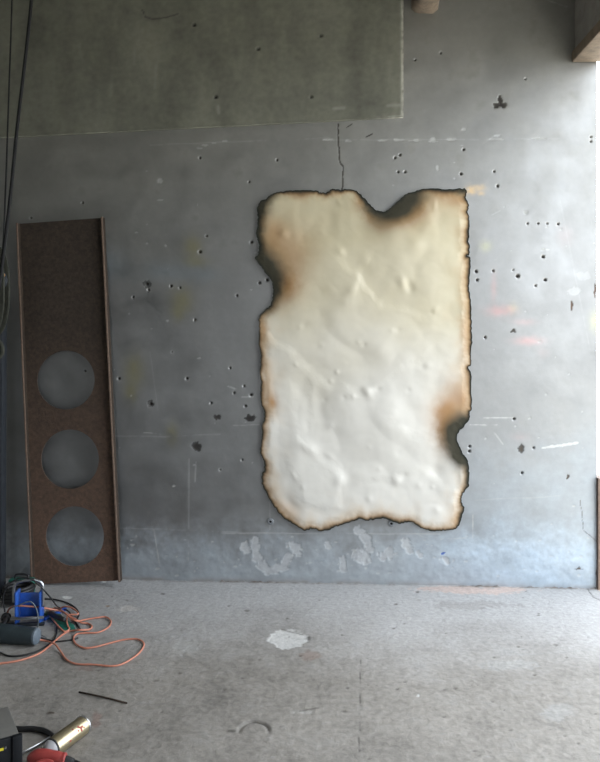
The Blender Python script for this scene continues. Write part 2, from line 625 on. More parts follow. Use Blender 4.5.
crack([(338, 124), (338.5, 145), (339.9, 163), (343, 166.5), (342.5, 183), (341.5, 196)], .65)
crack([(346, 128), (352, 124)], .4, .002)
crack([(580, 500), (582, 514), (583.4, 530), (594, 539), (600, 545)], .35, .001, (.2, .17, .16))
crack([(366, 137), (372, 134)], .6, .002)
# drilled holes: real recesses, rust-brown inside with their shade painted in, pale rims
HOLES = [(200, 158, 1.2), (277, 160, 1.1), (249, 182, 1), (82.5, 203, 1.3), (31, 218, 1), (395, 158, 1.2), (400, 155, 1.2),
         (398, 172, 1), (405, 172, 1.2), (461, 174, 1.2), (494, 171.6, .8), (497.5, 186, 1.2), (463.6, 149.6, 1.2), (591, 137, .9), (591, 141.5, .9),
         (415, 60, 1), (441, 53, 1), (525.6, 79, .8), (147, 284, 1.3), (148.4, 290, 1.2), (133, 297, .8), (171, 286, 1.4),
         (180, 288, 1.1), (237, 295.6, 1.2), (195, 320, 1.2), (251.6, 242.4, 1.4), (259.5, 283, 1.4), (267, 280, 1.4), (200, 252, 1.6),
         (206.5, 236, 1), (119, 378.6, 1.3), (187, 378.6, 1.3), (230, 368, 1), (244, 386, 1.1), (251, 395, 1.5), (234, 393, 1),
         (245.3, 406, 1.2), (211, 403, 1.1), (543, 257, 1.4), (517.6, 276.3, 1.8), (545, 280, 1.3), (476, 271.6, 1.4), (477, 280, 1.2),
         (493, 271, 1), (485, 337.5, 1.1), (535.5, 285.7, .8), (514, 419, 1.2), (469.6, 446.4, 1.3), (469.3, 451.3, 1.3), (522, 473, 1.2),
         (533.6, 448, 1), (527.5, 223.7, .8), (538, 223.7, .8), (547, 223.7, .7), (558, 224, .9), (151, 404, 1.4), (513, 270, .6),
         (85, 371, 1), (242, 460, .7), (172, 352, .5), (220, 470, .6)]
for hx, hy, hr in HOLES:
    k = win(hx - 6, hy - 6, hx + 6, hy + 6)
    d = np.hypot(PX[k] - hx, PY[k] - hy)
    m = sstep(hr + .35, hr * .5, d)
    paint(k, (.030, .020, .016), m)
    Hh[k] -= .012 * m
    G[k] = np.maximum(G[k], sstep(0, .3, m))
    rim = np.exp(-((d - hr - 1.0) / .8) ** 2) * np.clip(.35 + n3[k], 0, 1)
    paint(k, PALE, .4 * rim)
# crumbling joint at the floor
joint = np.exp(-((Z - .004) / .014) ** 2) * np.clip(.5 + 1.2 * n2, 0, 1)
C = mixc(C, (.17, .13, .10), .8 * joint)
C *= .70
P = np.stack([X, D - Hh, Z], -1)
wall_back = grid_obj('wall_back', P, C, G, M_wall)
tag(wall_back, 'scuffed blue-grey painted concrete wall with drilled holes and peeling foot', 'wall', kind='structure')

# raised plaster panel on the upper left of that wall (slanting lower edge)
pl0, pr0 = on_wall(-60, 141.5), on_wall(403, 118)
u = np.concatenate([np.linspace(0, 1, 420), [1.0, 1.0]])
v = np.concatenate([[0, 0], np.linspace(0, 1, 150)])
xr = pr0[0]
U, V = np.meshgrid(u, v, indexing='ij')
XP = XL + (xr - XL) * U
slope = (pr0[2] - pl0[2]) / (pr0[0] - pl0[0])
ZB = pr0[2] + slope * (XP - pr0[0])
ZP = ZB + (ZC - ZB) * V
q2 = fbm(XP * 6, ZP * 6, 121, 4)
q3 = fbm(XP * 30, ZP * 30, 131, 3)
qs = fbm(XP * 5, ZP * 1.4, 141, 4)
OUT = .028 + .0018 * q2 + .0005 * q3
Cp = np.ones(XP.shape + (3,), np.float32) * np.array([.150, .150, .118], np.float32)
Cp *= (1 + .30 * q2 + .18 * q3 + .40 * qs)[..., None]
QX, QY = project(XP, np.full_like(XP, D - .028), ZP)
for hx, hy, hr in [(194, 25, 1.3), (258, 49, 1.2), (321, 36, 1.1), (215.6, 97, 1.3), (311, 97, 1.2)]:
    d = np.hypot(QX - hx, QY - hy)
    m = sstep(hr + .8, hr * .6, d)
    Cp = mixc(Cp, (.02, .018, .015), m)  # shade inside the holes painted dark
    OUT = OUT - .014 * m
    Cp = mixc(Cp, (.26, .26, .22), .4 * np.exp(-((d - hr - 1.2) / .9) ** 2) * np.clip(.3 + q3, 0, 1))
for a in [(334, 108.5, 344, 108, .6), (218, 107, 219, 113, .5), (135, 48, 134, 64, .18), (156, 66, 155, 88, .2), (112, 75, 111, 96, .15), (79, 45, 82, 60, .15), (388, 105.5, 402, 105, .5)]:
    d = segdist(QX, QY, *a[:4])
    Cp = mixc(Cp, (.30, .30, .26), a[4] * np.exp(-(d / 1.6) ** 2))
d = polydist(QX + 1.5 * q3, QY, [(142, 10), (146, 17), (152, 19), (163, 18), (178, 14)])
Cp = mixc(Cp, (.04, .04, .033), .8 * np.exp(-(d / .7) ** 2))
OUT = OUT - .003 * np.exp(-(d / .8) ** 2)
edge = np.exp(-((xr - XP) / .0105) ** 2) * np.clip(.8 + .8 * q3, 0, 1)
edge = np.maximum(edge, .8 * np.exp(-((ZP - ZB) / .007) ** 2) * sstep(.1, .5, XP) * np.clip(.6 + 1.2 * q3, 0, 1))
Cp = mixc(Cp, (.72, .70, .62), np.clip(edge, 0, 1))
OUT[:, 0] = -.004                              # rim goes back into the wall
OUT[-1, :] = -.004
Cp *= .92
P = np.stack([XP, D - OUT, ZP], -1)
P[:, 1:3, 2] += 0
panel = grid_obj('plaster_panel', P, Cp, np.clip(.5 + .4 * q2, 0, 1), M_panel, wall_back)
panel['label'] = 'raised olive-grey plaster panel on the upper wall'

# two zinc anchors just under the sheet
for px, py in [(270.5, 521.5), (391.3, 523.3)]:
    p = on_wall(px, py)
    bm = bmesh.new()
    prof = [(.0, .019), (.008, .019), (.010, .016), (.010, .008), (.002, .007)]
    Mx = axis_matrix((p[0], D + .001, p[2]), (p[0], D - 1, p[2]))
    an = lathe('wall_anchor', prof, M_anchor, wall_back, Mx, 20)
    lathe('bolt_hole', [(.002, .0068), (.0034, .0068)], M_hole, an, Mx, 14)

# ------------------------------------------------------------------ floor
xs = axis(XL, -1.95, XR2, XR2, .006, .2)
ys = np.concatenate([axis(YB - .2, 2.30, D, D, .006, .25), [D + .03, D + .12]])
X, Y = np.meshgrid(xs, ys, indexing='ij')
front = Y > 1.2
YY = np.where(front, Y, 1.2)
PX, PY = project(X, YY, np.zeros_like(X))
PX = np.where(front, PX, -999)
n1 = fbm(X * 1.6, Y * 1.6, 211, 4)
n2 = fbm(X * 7, Y * 7, 221, 4)
n3 = fbm(X * 32, Y * 32, 231, 3)
C = np.ones(X.shape + (3,), np.float32) * np.array([.33, .305, .275], np.float32)
C *= 1.13 * (1 + .26 * n1 + .26 * n2 + .24 * n3)[..., None]
C = mixc(C, (.31, .30, .29), .5 * sstep(.0, 1.1, n2 + .7 * n3 + .15 * sstep(.2, 1.3, X)))
C = mixc(C, (.60, .60, .61), .8 * sstep(2.95, 4.1, Y + .25 * n1 + .15 * n2))       # paler band along the wall
Hh = .002 * n1 + .0018 * n2 + .0012 * n3
G = np.clip(.5 + .4 * n2, 0, 1)
def fwin(x0, y0, x1, y1):
    c = [on_floor(a, max(b, 560)) for a in (x0, x1) for b in (y0, y1)]
    i0, i1 = np.searchsorted(xs, [min(p[0] for p in c), max(p[0] for p in c)])
    j0, j1 = np.searchsorted(ys, [min(p[1] for p in c), max(p[1] for p in c)])
    return slice(i0, i1 + 1), slice(j0, j1 + 1)


m = sstep(1.05, .85, np.hypot((PX - 287) / 21, (PY - 639) / 9.5) + .35 * n2 + .3 * n3)
C = mixc(C, (.80, .79, .77), .85 * m); Hh -= .003 * m
C = mixc(C, (.07, .06, .05), .8 * blob(PX, PY, 309, 638, 2, 2, 0, 4))
C = mixc(C, (.07, .06, .05), .6 * np.exp(-(segdist(PX, PY, 282, 629, 303, 634) / .7) ** 2))
def fpatch(cx, cy, rx, ry, c, s, dep=.002):
    k = fwin(cx - 2.5 * rx, cy - 2.5 * ry, cx + 2.5 * rx, cy + 2.5 * ry)
    m = sstep(1.15, .6, np.hypot((PX[k] - cx) / rx, (PY[k] - cy) / ry) + .6 * n2[k] + .6 * n3[k]) * s
    C[k] = mixc(C[k], c, m); Hh[k] -= dep * m


fpatch(128, 609, 13, 3.5, (.72, .68, .64), .7)
fpatch(104, 581, 2.5, 1.6, (.95, .95, .93), .9)
fpatch(67, 597, 4, 1.3, (.98, .98, .96), .95)
fpatch(185, 646, 14, 8, (.52, .51, .49), .6)
fpatch(418.7, 696, 1.8, 1.6, (1, 1, .98), 1)
fpatch(512, 665, 28, 6, (.58, .58, .57), .35)
fpatch(560, 712, 18, 8, (.57, .57, .56), .35)
fpatch(470, 605, 40, 5, (.36, .34, .32), .4)
fpatch(108, 606, 3, 1.2, (.45, .33, .22), .8)
fpatch(303, 712, 10, 2.5, (.52, .50, .47), .7)
fpatch(52, 713, 4, 1.2, (.10, .07, .05), .9, -.003)
fpatch(96, 720, 5, 9, (.30, .10, .07), .30, 0)
fpatch(85, 668, 9, 3, (.30, .12, .09), .25, 0)
fpatch(310, 655, 12, 5, (.34, .21, .16), .35, 0)
fpatch(475, 590, 55, 4.5, (.80, .60, .52), .65, 0)          # pinkish light along the wall foot, painted into the floor
d = np.hypot((PX - 254) / 15, (PY - 731) / 9.5)
ar = np.exp(-((d - 1) / .10) ** 2) * sstep(736, 728, PY)
C = mixc(C, (.09, .08, .07), .9 * ar * sstep(248, 256, PX)); Hh -= .008 * ar
C = mixc(C, (.36, .34, .31), .7 * ar * sstep(252, 244, PX))
C = mixc(C, (.09, .08, .07), .8 * np.exp(-(segdist(PX, PY, 228, 731, 235, 731) / 1.3) ** 2))
def fline(pts, w, c, s, dep=0.0):
    a = np.array(pts)
    k = fwin(*(a.min(0) - 6), *(a.max(0) + 6))
    m = s * np.exp(-(polydist(PX[k] + 1.0 * n2[k] + .8 * n3[k], PY[k], pts) / w) ** 2)
    C[k] = mixc(C[k], c, m); Hh[k] -= dep * m


fline([(361, 660), (360, 680), (360.5, 715), (359, 740), (359, 770)], .45, (.10, .09, .08), .8, .0015)
fline([(200, 735), (214, 743), (217, 750)], .8, (.34, .33, .3), .5)
fline([(290, 738), (316, 744), (320, 762)], .9, (.34, .33, .3), .45)
fline([(585, 585), (593, 597), (600, 600)], .5, (.08, .07, .065), .7, .002)
fline([(480, 640), (520, 655), (590, 650)], .7, (.4, .4, .39), .4)
fline([(300, 711), (318, 708)], .8, (.08, .07, .06), .6)
r2 = np.random.default_rng(5)
for i in range(260):
    cx, cy = r2.uniform(20, 600), r2.uniform(588, 762)
    s = .35 + 1.3 * r2.random() ** 3
    dark = r2.random() < .55
    k = fwin(cx - 5, cy - 4, cx + 5, cy + 4)
    mm = .7 * blob(PX[k] + 1.2 * n3[k], PY[k] + .5 * n3[k], cx, cy, s * 1.5, s * .7, 0, 4)
    C[k] = mixc(C[k], (.13, .115, .10) if dark else (.42, .41, .39), mm)
    Hh[k] += (-.003 if dark else .002) * mm
joint = np.exp(-((D - Y) / .022) ** 2) * np.clip(.45 + 1.3 * n2 + .5 * n3, 0, 1)
C = mixc(C, (.13, .095, .07), .8 * joint)
Hh += .007 * joint * np.clip(n3 + .4, 0, 1)
Hh -= .004 * np.exp(-((D - Y - .01) / .008) ** 2)
C *= .70
P = np.stack([X, Y, Hh], -1)
floor = grid_obj('floor', P, C, G, M_floor)
tag(floor, 'worn grey-brown concrete floor with pits, a thin crack and pale patches', 'floor', kind='structure')

# ------------------------------------------------------------------ rest of the shell
def struct(name, size, center, mat, label, cat='wall', parent=None, bev=0.0):
    o = box_obj(name, size, center, mat, parent, bev)
    if parent is None:
        tag(o, label, cat, kind='structure')
    return o


struct('ceiling', (XR2 - XL + .4, D - YB + .4, .2), ((XR2 + XL) / 2, (D + YB) / 2, ZC + .1), M_ceil, 'sooty plaster ceiling above the room', 'ceiling')
struct('wall_left', (.2, D - YB + .4, ZC), (XL - .1, (D + YB) / 2, ZC / 2), M_plain, 'grey plaster wall on the dark side of the room')
bm = bmesh.new()
bm_box(bm, (XR2 - XR, D - OPEN_Y0, ZC - OPEN_Z - .06), ((XR + XR2) / 2, (D + OPEN_Y0) / 2, (ZC + OPEN_Z + .06) / 2))
bm_box(bm, (XR2 - XR, OPEN_Y0 - YB, ZC), ((XR + XR2) / 2, (OPEN_Y0 + YB) / 2, ZC / 2))
wall_right = bm_obj('wall_right', bm, M_lintel)
tag(wall_right, 'grey plaster side wall over the wide open doorway', 'wall', kind='structure')
lt = box_obj('lintel_board', (XR2 - XR + .05, D - OPEN_Y0 - .002, .065), ((XR + XR2) / 2 + .005, (D + OPEN_Y0) / 2, OPEN_Z + .0325), M_rough_wood, wall_right, bev=.012)
lt['label'] = 'rough brown timber under the plastered lintel'
bm = bmesh.new()
bm_box(bm, (FD_X0 - XL, .2, ZC), ((FD_X0 + XL) / 2, YB - .1, ZC / 2))
bm_box(bm, (XR2 - FD_X1, .2, ZC), ((FD_X1 + XR2) / 2, YB - .1, ZC / 2))
bm_box(bm, (FD_X1 - FD_X0, .2, ZC - FD_Z), ((FD_X0 + FD_X1) / 2, YB - .1, (ZC + FD_Z) / 2))
tag(bm_obj('wall_front', bm, M_plain), 'grey plaster wall with an unseen opening behind the viewer, added for fill light', 'wall', kind='structure')
bm = bmesh.new()
bm_box(bm, (60, 60, .1), (XR2 + 30, 0, -.07))
bm_box(bm, (60, 40, .1), (XR2 - 30, YB - .2 - 20, -.07))
tag(bm_obj('ground', bm, M_ground), 'pale concrete yard outside the side doorway and the added opening', 'ground', kind='structure')
# weathered door-frame post at the far edge of the opening
box_obj_post = box_obj('trim_1', (.06, .10, .62), (XR2 + .0295, D + .02, .31), M_rust_edge, None)
tag(box_obj_post, 'brown stump of a wooden door frame at the wall corner', 'door frame', kind='structure')

# wooden joist stub coming out of the wall at the top
js = empty('ceiling_joist', (0, 0, 0))
p0, p1 = on_wall(411, 14), on_wall(438, 14)
bm = bmesh.new()
prof = []
wj, hj = p1[0] - p0[0], ZC - p0[2]
cx = (p0[0] + p1[0]) / 2
for k, (a, b) in enumerate([(-.5, 1.0), (-.5, .28), (-.46, .12), (-.34, .02), (-.1, 0), (.3, .015), (.45, .06), (.5, .18), (.5, 1.0)]):
    prof.append((cx + a * wj, p0[2] + b * hj))
rings = []
for j, yy in enumerate(np.linspace(D + .05, D - .75, 13)):
    rings.append([bm.verts.new((x + .006 * math.sin(j * 2.1 + k), yy, min(ZC + .01, z + .006 * math.sin(j * 1.3 + 2 * k)))) for k, (x, z) in enumerate(prof)])
for a, b in zip(rings[:-1], rings[1:]):
    for k in range(len(prof) - 1):
        bm.faces.new((a[k], a[k + 1], b[k + 1], b[k]))
bm.faces.new(rings[0]); bm.faces.new(rings[-1])
bpy.data.objects.remove(js)
tag(bm_obj('ceiling_joist', bm, M_rough_wood, None, True, 50), 'rough brown wooden joist jutting from the top of the wall', 'beam', kind='structure')

# ------------------------------------------------------------------ the burnt sheet
OUTLINE = [(257.6, 212), (259, 204), (266, 199), (274, 193.6), (286, 191.6), (300, 191), (316, 191), (320, 193), (327, 193), (332, 189.8),
 (338, 190.4), (348, 190), (356, 191.6), (362, 197), (368, 203), (375, 210), (382, 212), (388, 210), (396, 203), (406, 195), (416, 191.6), (430, 189),
 (444, 190), (458, 189), (465, 189.6), (466.4, 193.5), (464.6, 198), (468, 204), (467.6, 212), (469, 224), (468.6, 240), (469, 254), (467.2, 256), (470, 258),
 (470, 270), (468.6, 286), (470.4, 300), (471, 318), (471.3, 330), (471.6, 342), (470, 356), (470.4, 364), (467.8, 368), (470.6, 374), (470.4, 390),
 (471.6, 408), (469, 412), (469.4, 418), (464, 426), (458.5, 431), (456.4, 437), (458, 444), (462, 452), (467, 460), (468, 472), (468, 484), (464, 490),
 (461, 496), (461, 502), (463.6, 508), (461, 516), (458, 524), (454, 528), (444, 529), (434, 530), (424, 528), (418, 525), (410, 521), (403, 522.4),
 (394, 521.6), (386, 518), (376, 518), (368, 519.6), (360, 518), (354, 520), (340, 524), (330, 528), (320, 529.6), (312, 527.5), (305, 529.4), (300, 527),
 (293, 523), (286, 519), (280, 513), (274, 506), (268, 496), (263, 486), (262, 476), (264.4, 468), (264, 460), (260.4, 450), (262.4, 436), (262.4, 424),
 (265, 414), (261, 400), (261, 384), (260, 370), (261.4, 358), (259.6, 344), (259.4, 326), (259.2, 318), (264, 311), (270, 305), (272.6, 298), (273.2, 290), (272, 283),
 (267, 274), (259, 264), (255.6, 258), (258.4, 254), (259, 244), (257, 236), (258, 222)]
poly = catmull(OUTLINE, 6, True)
jr = np.random.default_rng(9)
jit = np.repeat(jr.normal(0, 1, (len(poly) // 2 + 1, 2)), 2, axis=0)[:len(poly)]
poly = poly + .22 * jit + .22 * jr.normal(0, 1, poly.shape)
gx = np.arange(253, 475.01, .5)
gy = np.arange(186, 533.01, .5)
SX, SY = np.meshgrid(gx, gy, indexing='ij')
SX, SY = SX.astype(np.float32), SY.astype(np.float32)
inside = np.zeros(SX.shape, bool)
dist = np.full(SX.shape, 1e9, np.float32)
NXp, NYp = np.zeros_like(SX), np.zeros_like(SX)
nP = len(poly)
for i in range(nP):
    ax, ay = poly[i]
    bx, by = poly[(i + 1) % nP]
    if ay != by:                                           # even-odd crossing, only rows in range
        lo, hi = min(ay, by), max(ay, by)
        j0, j1 = np.searchsorted(gy, lo, 'left'), np.searchsorted(gy, hi, 'left')
        if j1 > j0:
            xc = ax + (gy[j0:j1] - ay) * (bx - ax) / (by - ay)
            inside[:, j0:j1] ^= gx[:, None] < xc[None, :]
    # distance within a 45 px window
    i0, i1 = np.searchsorted(gx, min(ax, bx) - 45), np.searchsorted(gx, max(ax, bx) + 45)
    j0, j1 = np.searchsorted(gy, min(ay, by) - 45), np.searchsorted(gy, max(ay, by) + 45)
    sx, sy = SX[i0:i1, j0:j1], SY[i0:i1, j0:j1]
    dx, dy = bx - ax, by - ay
    t = np.clip(((sx - ax) * dx + (sy - ay) * dy) / (dx * dx + dy * dy + 1e-9), 0, 1)
    qx, qy = ax + t * dx, ay + t * dy
    dd = np.hypot(sx - qx, sy - qy)
    w = dd < dist[i0:i1, j0:j1]
    dist[i0:i1, j0:j1][w] = dd[w]
    NXp[i0:i1, j0:j1][w] = qx[w]
    NYp[i0:i1, j0:j1][w] = qy[w]
dist = np.minimum(dist, 60)
cell = inside[:-1, :-1] & inside[1:, :-1] & inside[:-1, 1:] & inside[1:, 1:]
used = np.zeros(SX.shape, bool)
cnt = np.zeros(SX.shape, int)
for a in (0, 1):
    for b in (0, 1):
        used[a:a + cell.shape[0], b:b + cell.shape[1]] |= cell
        cnt[a:a + cell.shape[0], b:b + cell.shape[1]] += cell
rimv = used & (cnt < 4)
VX, VY = SX.copy(), SY.copy()
VX[rimv], VY[rimv] = NXp[rimv], NYp[rimv]
# relief of the hammered sheet (metres out from the wall)
s1 = fbm(VX / 70, VY / 70, 311, 1)
s2 = fbm(VX / 26, VY / 26, 321, 2)
s3 = fbm(VX / 9, VY / 9, 331, 3)
rough1 = fbm(VX / 3.0, VY / 3.0, 341, 3)
bil = fbm(VX / 46 + 7, VY / 46 + 3, 355, 1)
bi2 = fbm(VX / 19 + 2, VY / 21 + 8, 365, 2)
HS = .024 + .012 * s1 + .0020 * s2 + .0075 * np.sqrt(bil ** 2 + .006) + .0010 * np.sqrt(bi2 ** 2 + .01)
def dent(cx, cy, r, d, el=1.0, ang=0.0):
    global HS
    c, s = math.cos(ang), math.sin(ang)
    uu = ((VX - cx) * c + (VY - cy) * s) / (r * el)
    vv = (-(VX - cx) * s + (VY - cy) * c) / r
    q = uu * uu + vv * vv
    HS = HS + (.5 if r < 5 else 1.5) * d * .001 * np.exp(-q * 1.3)


for a in [(339, 203, 3.2, 4, 1.6, .9), (434, 206, 3.2, 6, 2.2, 1.5), (284, 234, 5, 4), (291, 237, 4, -3), (322, 232, 4, 3), (340, 252, 5, 4, 1.4, .9),
          (305, 325, 4, -4), (300, 327, 3, 3), (337, 372, 2.6, 5), (331, 381, 2.8, 5, 1.3, .6), (296, 364, 2.6, 4), (353, 396, 3, 5), (367, 391, 5, 7, 1.3, .9),
          (344, 397, 3, -4), (378, 389, 3.2, -5), (398, 330, 3.5, -4), (391, 330, 3, 3), (435, 309, 3.5, 5, 1.5, -.8), (431, 313, 3, -4), (409, 287, 5, -5, 1.6, 1.1),
          (402, 282, 5, 4, 1.6, 1.0), (428, 365, 4, 4), (422, 367, 3.5, -4), (408, 390, 3, -3), (364, 345, 3, -4), (358, 342, 3, 3), (268, 348, 3, -3),
          (322, 345, 3, 3), (325, 400, 3, -3), (294, 474, 3, 5, 2.4, 1.1), (303, 486, 3, 4), (310, 447, 6, 5, 2.0, .6), (331, 457, 4, 5, 1.7, .7), (292, 503, 7, -6, 1.6, .6),
          (297, 502, 4, 5, 1.8, .5), (340, 480, 7, 4), (369, 498, 4, 6), (396, 480, 6, 5), (404, 475, 4, -4), (418, 484, 4, 5), (427, 487, 4, -4, 1.6, -.8), (436, 470, 8, -4),
          (432, 486, 2.5, 4), (436, 508, 4.5, 6), (434, 503, 3, -3, 1.8, 0), (461, 475, 3.2, 8, 2.6, 1.65), (398, 452, 4, -3), (379, 468, 3, 3), (330, 425, 5, 2), (369, 446, 3, 2),
          (467, 380, 2.5, 5, 2.8, 1.6), (416, 245, 9, 4), (352, 289, 8, 4), (360, 270, 12, -4, 2.2, .9), (345, 300, 10, 3), (380, 350, 14, 4), (300, 420, 10, 3, 2.6, 1.57),
          (320, 400, 6, -2, 3.0, 1.57), (415, 220, 10, -3), (305, 215, 12, 3), (330, 220, 8, -2, 2.0, 1.5)]:
    dent(*a)
# broad facets: a raised ridge line with a soft step to one side
def facet(x0, y0, x1, y1, h, wdt):
    global HS
    dx, dy = x1 - x0, y1 - y0
    L = math.hypot(dx, dy)
    t = ((VX - x0) * dx + (VY - y0) * dy) / L
    sd = ((VX - x0) * -dy + (VY - y0) * dx) / L + 6 * s1 + 5 * s2 + 1.5 * s3
    m = sstep(-12, 10, t) * sstep(L + 12, L - 10, t)
    HS = HS + h * .001 * 1.15 * m * sstep(-4, 7, sd) * np.exp(-np.clip(sd, 0, None) / wdt)


for a in [(262, 330, 330, 378, 5, 22), (330, 378, 372, 396, 5, 25), (372, 392, 430, 350, -4, 24), (330, 250, 385, 300, 4.5, 20), (385, 300, 432, 312, 4, 18),
          (282, 455, 298, 500, -5, 16), (300, 440, 345, 470, 5, 18), (345, 470, 338, 505, 4, 16), (292, 500, 340, 512, -5, 14), (360, 480, 405, 470, -5, 20),
          (300, 380, 296, 450, 3, 22), (316, 378, 314, 430, -3, 18), (370, 250, 350, 300, 3, 25), (420, 455, 445, 490, 3.5, 15), (366, 250, 410, 290, -3, 18),
          (300, 200, 305, 250, 3, 20), (345, 200, 355, 240, -2.5, 18), (380, 420, 430, 440, 3, 25), (270, 380, 275, 440, 3, 14)]:
    facet(*a)
edge_f = sstep(10, 0, dist + 2 * s3)
HS = HS - .007 * edge_f + .0012 * rough1 * sstep(5, 0, dist)
HS = np.clip(HS, .008, .075)
# pigment: cream ground, scorched browns, charred rim and burns
Cs = np.ones(SX.shape + (3,), np.float32) * np.array([.80, .765, .70], np.float32)
Cs = mixc(Cs, (.66, .575, .37), .9 * sstep(430, 220, VY + 35 * s1 + 12 * s2))
Cs *= (1 + .03 * s2 + .02 * s3)[..., None]
for a in [(295, 232, 22, 22, .25), (345, 240, 30, 30, .18), (440, 300, 25, 40, .15)]:
    Cs = mixc(Cs, (.56, .51, .36), a[4] * blob(VX, VY, *a[:4]))
BR, CHAR = (.46, .23, .08), (.030, .032, .026)
for a in [(290, 256, 23, 29, .48, .5), (284, 286, 16, 18, .85, .6), (270, 245, 14, 26, .45, 0), (277, 232, 14, 14, .3, 0), (394, 217, 20, 12, .8, -.4), (414, 207, 18, 18, .6, -.7),
          (372, 216, 9, 7, .6, .6), (447, 412, 17, 20, .65, .4), (456, 396, 12, 22, .4, 0), (446, 430, 11, 20, .8, 0), (455, 200, 14, 9, .55, 0), (466, 330, 6, 40, .45, 0), (272, 403, 6, 9, .7, 0), (268, 385, 5, 26, .35, 0),
          (263, 330, 5, 16, .6, 0), (463, 400, 6, 16, .5, 0), (458, 520, 10, 10, .4, 0), (285, 510, 14, 8, .4, .6), (362, 200, 7, 8, .7, .8)]:
    Cs = mixc(Cs, BR, np.clip(1.25 * a[4], 0, .95) * blob(VX + 3 * s3, VY + 3 * s2, *a[:4], ang=a[5]))
wv = np.clip(1 + .9 * fbm(VX / 24, VY / 24, 371, 2) + .4 * s3, .35, 2.4)      # width of the scorch along the rim
topw = 1 + .5 * sstep(300, 200, VY)
Cs = mixc(Cs, (.62, .42, .22), .85 * np.exp(-(dist / (8.5 * wv)) ** 1.3))
Cs = mixc(Cs, (.26, .13, .055), .9 * np.exp(-(dist / (3.4 * wv * topw)) ** 1.6))
for a in [(263, 270, 13, 17, 1.0, -.6), (269, 287, 11, 15, .95, .2), (257, 256, 8, 12, .85, 0), (401, 203, 19, 11, 1.0, -.75), (391, 210, 14, 7, .95, -.5), (377, 212, 9, 4, .8, .2), (414, 200, 10, 8, .45, -.6),
          (455, 434, 10, 12, 1.0, 0), (460, 452, 9, 14, .95, -.5), (464, 424, 8, 8, .85, 0), (259, 205, 8, 12, .9, 0), (258, 236, 4, 30, .7, 0), (267, 196, 12, 5, .8, -.5), (367, 202, 4, 9, .8, -.8), (462, 191, 9, 4, .6, 0), (264, 306, 6, 6, .5, 0), (467, 478, 4, 12, .5, 0), (462, 515, 4, 9, .4, 0)]:
    Cs = mixc(Cs, (.060, .056, .040), np.clip(1.6 * a[4] * blob(VX + 2 * s3, VY + 2 * s2, a[0], a[1], a[2] * 1.3, a[3] * 1.3, ang=a[5], p=1.8), 0, 1))
Cs = mixc(Cs, CHAR, np.clip(1.15 * np.exp(-(dist / (1.45 * wv * topw + .45)) ** 2.0), 0, 1))
Cs *= .75
Gs = np.clip(1.3 * sstep(.35, .10, Cs[..., 1]) + .15 + .25 * s2 + np.exp(-(dist / 4) ** 2), 0, 1)
# vertices -> world: front skin and back skin, closed by a rim
ids = -np.ones(SX.shape, int)
nu = int(used.sum())
ids[used] = np.arange(nu)
ux, uy, uh = VX[used].astype(float), VY[used].astype(float), HS[used].astype(float)
dirs = Fv[None, :] + Rv[None, :] * ((ux - 300) / FOC)[:, None]
dz = (HORIZON - uy) / FOC
tt = D / dirs[:, 1]
WX, WZ = dirs[:, 0] * tt, EYE + dz * tt
co = np.concatenate([np.stack([WX, D - uh, WZ], 1), np.stack([WX, D - uh + .003, WZ], 1)])
ci, cj = np.nonzero(cell)
A, B_, C_, D_ = ids[ci, cj], ids[ci + 1, cj], ids[ci + 1, cj + 1], ids[ci, cj + 1]
fq = np.stack([A, D_, C_, B_], 1)
quads = [fq, fq[:, ::-1] + nu]
pad = np.pad(cell, 1)
for (di, dj, e0, e1) in [(-1, 0, (0, 0), (0, 1)), (1, 0, (1, 1), (1, 0)), (0, -1, (1, 0), (0, 0)), (0, 1, (0, 1), (1, 1))]:
    nb = pad[1 + di:pad.shape[0] - 1 + di, 1 + dj:pad.shape[1] - 1 + dj]
    bi, bj = np.nonzero(cell & ~nb)
    a_, b_ = ids[bi + e0[0], bj + e0[1]], ids[bi + e1[0], bj + e1[1]]
    quads.append(np.stack([a_, a_ + nu, b_ + nu, b_], 1)[:, ::-1])
Q = np.concatenate(quads)
me = bpy.data.meshes.new('burnt_sheet')
me.vertices.add(len(co))
me.vertices.foreach_set('co', co.reshape(-1).astype(np.float32))
me.loops.add(len(Q) * 4)
me.loops.foreach_set('vertex_index', Q.reshape(-1).astype(np.int32))
me.polygons.add(len(Q))
me.polygons.foreach_set('loop_start', np.arange(0, len(Q) * 4, 4, dtype=np.int32))
me.update(calc_edges=True)
me.polygons.foreach_set('use_smooth', np.ones(len(Q), dtype=bool))
put_attr(me, np.concatenate([Cs[used], Cs[used] * 0 + .03]), np.concatenate([Gs[used], Gs[used] * 0 + 1]))
me.materials.append(M_sheet)
me.validate()
sheet = link(bpy.data.objects.new('burnt_sheet', me))
tag(sheet, 'large dented cream sheet with charred ragged edges hung on the grey wall', 'artwork')

